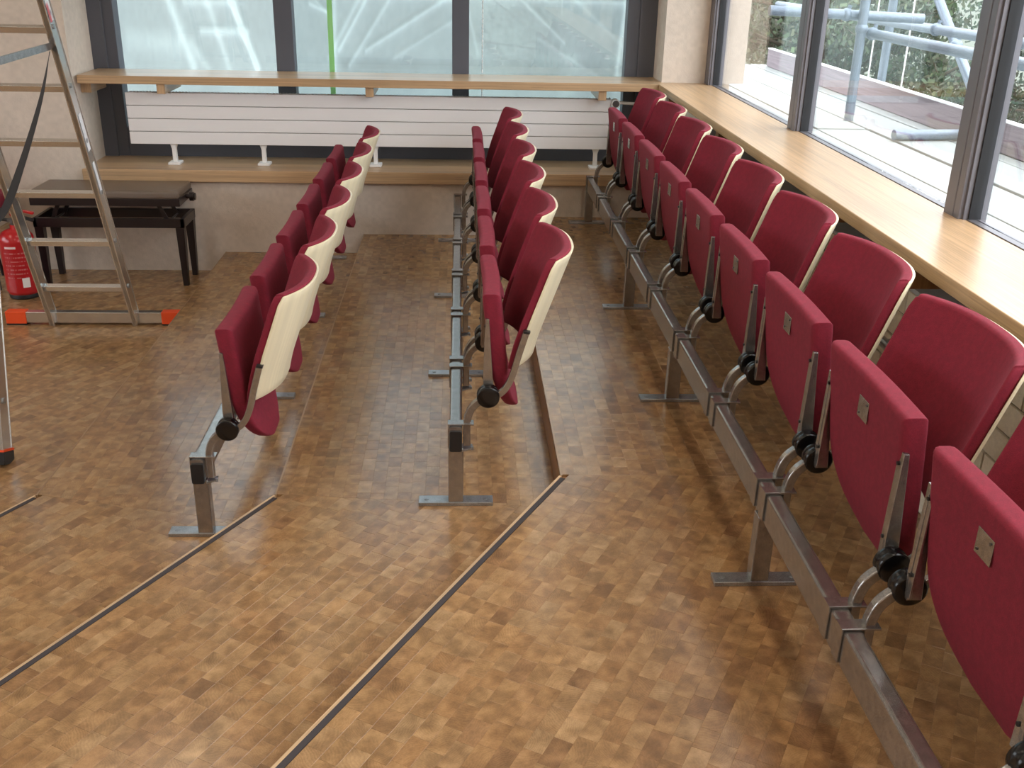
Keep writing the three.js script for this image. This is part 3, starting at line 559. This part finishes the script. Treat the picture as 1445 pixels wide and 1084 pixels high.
// ───────────── plastic sheeting, strap and cord outside the back window ─────────────
{
  const creaseStreakMap = (s, lines) => dataTex(512, (u, v) => {  // whitened creases; on the left sheet, bright streaks of light painted into the colour
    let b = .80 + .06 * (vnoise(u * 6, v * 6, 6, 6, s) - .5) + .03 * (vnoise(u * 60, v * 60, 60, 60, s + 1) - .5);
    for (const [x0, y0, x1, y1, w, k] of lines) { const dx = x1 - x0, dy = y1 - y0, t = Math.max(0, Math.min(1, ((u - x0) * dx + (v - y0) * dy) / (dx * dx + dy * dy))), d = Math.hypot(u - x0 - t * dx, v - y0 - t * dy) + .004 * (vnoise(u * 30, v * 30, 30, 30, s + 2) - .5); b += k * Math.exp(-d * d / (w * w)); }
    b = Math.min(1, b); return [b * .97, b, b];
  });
  const folds = (lines) => (u, v) => { let z = .004 * Math.sin(u * 9 + v * 4) + .003 * Math.sin(v * 13 - u * 5); for (const [x0, y0, x1, y1, w, k] of lines) { const dx = x1 - x0, dy = y1 - y0, t = Math.max(0, Math.min(1, ((u - x0) * dx + (v - y0) * dy) / (dx * dx + dy * dy))), d = Math.hypot(u - x0 - t * dx, v - y0 - t * dy); z += k * .05 * Math.exp(-d * d / (w * w * 2)); } return z; };
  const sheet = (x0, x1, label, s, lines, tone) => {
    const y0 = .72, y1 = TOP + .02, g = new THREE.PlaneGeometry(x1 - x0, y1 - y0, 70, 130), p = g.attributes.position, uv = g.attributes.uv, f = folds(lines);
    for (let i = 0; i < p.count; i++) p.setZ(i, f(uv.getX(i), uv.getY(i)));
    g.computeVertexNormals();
    const m = phys({ color: tone, map: creaseStreakMap(s, lines), roughness: .72, transmission: .8, thickness: 0, side: THREE.DoubleSide });
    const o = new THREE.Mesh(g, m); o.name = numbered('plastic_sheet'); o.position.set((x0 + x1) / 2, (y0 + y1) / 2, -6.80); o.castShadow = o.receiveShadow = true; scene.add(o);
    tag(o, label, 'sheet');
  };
  // lines: x0, y0, x1, y1, width, strength in sheet coordinates (v runs up; the frame shows v from .15 to .4)
  sheet(-2.16, -1.06, 'milky plastic sheet behind the left pane with bright streaks of light painted in', 71, [[.30, .42, .44, .19, .022, .16], [.52, .42, .64, .18, .016, .10], [.62, .46, .80, .19, .014, .34], [.42, .36, .70, .36, .012, .10], [.50, .285, .76, .285, .012, .12], [.10, .26, .36, .25, .03, .08], [.44, .25, .52, .18, .02, .10]], 0xd6dfe3);
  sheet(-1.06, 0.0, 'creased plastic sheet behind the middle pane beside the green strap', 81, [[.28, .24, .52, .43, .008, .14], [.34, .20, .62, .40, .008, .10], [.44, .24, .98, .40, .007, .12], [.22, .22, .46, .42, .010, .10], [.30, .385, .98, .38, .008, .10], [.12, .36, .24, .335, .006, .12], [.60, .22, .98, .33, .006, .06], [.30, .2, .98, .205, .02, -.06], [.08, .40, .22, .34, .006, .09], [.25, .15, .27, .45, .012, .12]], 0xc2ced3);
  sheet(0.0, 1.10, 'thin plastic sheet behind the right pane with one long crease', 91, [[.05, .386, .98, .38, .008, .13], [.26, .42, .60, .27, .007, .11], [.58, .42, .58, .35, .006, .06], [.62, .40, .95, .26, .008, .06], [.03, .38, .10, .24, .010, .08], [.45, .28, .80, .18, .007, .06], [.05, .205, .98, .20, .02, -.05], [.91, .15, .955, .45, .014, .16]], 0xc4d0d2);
  tag(part('green_strap', [box(-.822, -.790, .7, TOP, -6.765, -6.760)], std({ color: 0x93dc84, roughness: .6 }), scene), 'bright green vertical tape hanging behind the middle pane', 'tape');
  const bead = []; for (let i = 0; i < 74; i++) bead.push(cyl([.141, .75 + i * .03, -6.765], [.141, .774 + i * .03, -6.765], .0052, 6));
  tag(part('white_cord', bead, M.whitePaint, scene), 'white twisted cord hanging behind the right pane', 'cord');
}
// ───────────── scaffold outside the side window ─────────────
{
  const YT = 1.0;
  const pl = [[1.72, 1.942], [1.956, 2.226], [2.242, 2.52], [2.534, 2.75]];
  const beside = ['beside the ribbed metal strip', 'second from the ribbed metal strip', 'third from the ribbed metal strip', 'under the toe board'], run = ['end length past the window corner', 'middle length', 'near length'];
  pl.forEach(([a, b], i) => { [[-9.2, -5.62], [-5.6, -1.9], [-1.88, 2]].forEach(([z0, z1], k) => { const o = part(numbered('scaffold_plank'), box(a, b, YT - .038, YT + rr(-.004, .003), z0, z1, .004), M.plank, scene); tag(o, `weathered scaffold plank ${beside[i]}, ${run[k]}`, 'plank', 'scaffold planks outside'); }); });
  const cp = thing('checker_plate', 'ribbed metal strip running outside along the side window', 'plate');
  part('plate', box(1.56, 1.71, YT - .02, YT, -9, 2), M.checker, cp);
  const studs = []; for (let i = 0; i < 260; i++) for (let k = 0; k < 4; k++) { const z = -6.3 + i * .0165, x = 1.585 + k * .034; studs.push(box(x - .006, x + .006, YT, YT + .003, z - .003, z + .003)); }
  part('studs', studs, M.checker, cp).userData.kind = 'stuff';
  const tb = thing('toe_board', 'lilac grey toe board with white top edge on the scaffold', 'board');
  part('board', box(2.62, 2.655, YT + .004, YT + .145, -9.0, 2), M.toeBoard, tb); part('top_edge', box(2.617, 2.658, YT + .145, YT + .152, -9.0, 2), M.whitePaint, tb);
  const tubes = [
    ['scaffold_upright', [2.235, YT, -5.914], [2.235, 5, -5.914], 'upright scaffold tube standing on the planks near the window corner'],
    ['scaffold_upright', [2.73, YT, -6.75], [2.73, 5, -6.75], 'upright scaffold tube behind the toe board'],
    ['scaffold_upright', [2.235, YT, -1.6], [2.235, 5, -1.6], 'upright scaffold tube at the near end of the planks'],
    ['scaffold_rail', [2.30, 1.475, -6.0], [2.30, 1.462, 2], 'lower guard rail tube fixed to the upright on the window side'],
    ['scaffold_rail', [2.66, 1.50, -9], [2.66, 1.512, 2], 'guard rail tube above the toe board'],
    ['scaffold_rail', [1.72, 1.585, -5.972], [2.60, 1.555, -5.972], 'short cross tube clamped to the upright'],
    ['scaffold_brace', [2.79, 2.44, -7.35], [2.79, .45, -4.55], 'slanting brace tube crossing the guard rails'],
    ['scaffold_tube', [2.22, YT + .03, -5.22], [2.62, YT + .03, -5.26], 'loose tube lying across the planks'],
  ];
  for (const [n, a, b, label] of tubes) {
    const g = thing(n, label, 'tube');
    part('tube', cyl(a, b, .027, 18), M.scaffold, g);
    if (n !== 'scaffold_tube') { const t = Math.abs(b[2] - a[2]) > 2 ? (-5.914 - a[2]) / (b[2] - a[2]) : (a[0] === b[0] ? (1.5 - a[1]) / (b[1] - a[1]) : .5); const c = a.map((v, i) => v + (b[i] - v) * t); part('coupler', [new THREE.SphereGeometry(.036, 12, 8).translate(...c), cyl([c[0], c[1], c[2]], [c[0] + .015, c[1] + .05, c[2]], .012, 8)], M.scaffold, g); }
  }
  for (const [z, l] of [[-8.95, 'farther'], [-8.24, 'nearer']]) { const o = part(numbered('net_cord'), cyl([3.5, -3, z], [3.5, 5, z], .006, 6), M.whitePaint, scene); tag(o, `thin pale vertical cord hanging before the trees, the ${l} one`, 'cord'); }
}
// ───────────── trees and ground outside ─────────────
{
  const gr = struct('ground_outside', 'grassy ground outside below the windows', 'ground'); part('ground', box(-500, 500, -3.4, -3.2, -700, 200), M.grass, gr);
  const leafG = new THREE.PlaneGeometry(.055, .03); leafG.translate(.0275, 0, 0);
  const leafM = [0x66705a, 0x727a60, 0x586453].map(c => phys({ color: c, roughness: .9, transmission: .35, thickness: 0, side: THREE.DoubleSide }));
  const dummy = new THREE.Object3D(), col = new THREE.Color();
  const tree = (x, z, h, R, k, label) => {
    const g = thing('tree', label, 'tree', [x, -3.2, z], 0, 'trees beyond the scaffold');
    const br = [cyl([0, 0, 0], [rr(-.3, .3), h * .92, rr(-.3, .3)], .22, 10, .05)], tips = [];
    for (let i = 0; i < 90; i++) {
      const t = rr(.15, .97), a = rr(0, 6.283), L = R * (1.1 - .6 * t) * rr(.6, 1), y = h * .92 * t, e = [Math.cos(a) * L, y + L * rr(.05, .5), Math.sin(a) * L], m = [e[0] * .5, y + (e[1] - y) * .35, e[2] * .5];
      br.push(tube([[0, y, 0], m, e], .022, 6, 5));
      for (let q = 0; q < 7; q++) { const s = rr(.3, 1), b = [e[0] * s, y + (e[1] - y) * s, e[2] * s], f = [b[0] + rr(-.7, .7), b[1] + rr(-.25, .7), b[2] + rr(-.7, .7)]; br.push(cyl(b, f, .009, 4, .003)); tips.push([b, f]); }
    }
    part('trunk_and_branches', br, M.bark, g);
    const n = 42000, im = new THREE.InstancedMesh(leafG, leafM[k], n); im.name = 'foliage'; im.userData.kind = 'stuff';
    for (let i = 0; i < n; i++) {
      const [b, f] = tips[Math.floor(rnd() * tips.length)], s = rr(.1, 1.1);
      dummy.position.set(b[0] + (f[0] - b[0]) * s + rr(-.16, .16), b[1] + (f[1] - b[1]) * s + rr(-.16, .16), b[2] + (f[2] - b[2]) * s + rr(-.16, .16));
      dummy.rotation.set(rr(0, 6.3), rr(0, 6.3), rr(0, 6.3)); dummy.scale.setScalar(rr(.8, 1.7)); dummy.updateMatrix(); im.setMatrixAt(i, dummy.matrix);
      im.setColorAt(i, col.setRGB(rr(.75, 1.1), rr(.8, 1.1), rr(.7, 1)));
    }
    im.castShadow = im.receiveShadow = true; g.add(im);
  };
  tree(5.4, -15.0, 8.5, 2.6, 0, 'leafy grey-green tree beyond the scaffold toward the window corner');
  tree(9.6, -12.6, 7.5, 2.6, 1, 'dense olive-green tree behind the slanting brace tube');
  tree(11.2, -18.6, 9.5, 3.2, 2, 'tall dark green tree standing furthest beyond the scaffold');
  tree(10.2, -7.2, 7.0, 2.4, 0, 'pale green tree near the end of the side window');
  tree(2.6, -22.5, 9.0, 3.0, 2, 'dark tree beyond the corner of the building');
  tree(15.4, -12.2, 10.0, 3.0, 1, 'broad olive-green tree behind the others');
  tree(7.6, -23.5, 9.0, 2.6, 0, 'grey-green tree between the two far dark trees');
}
scene.traverse(o => { if (o.isMesh) { o.castShadow = true; o.receiveShadow = true; } });
renderer.render(scene, camera);
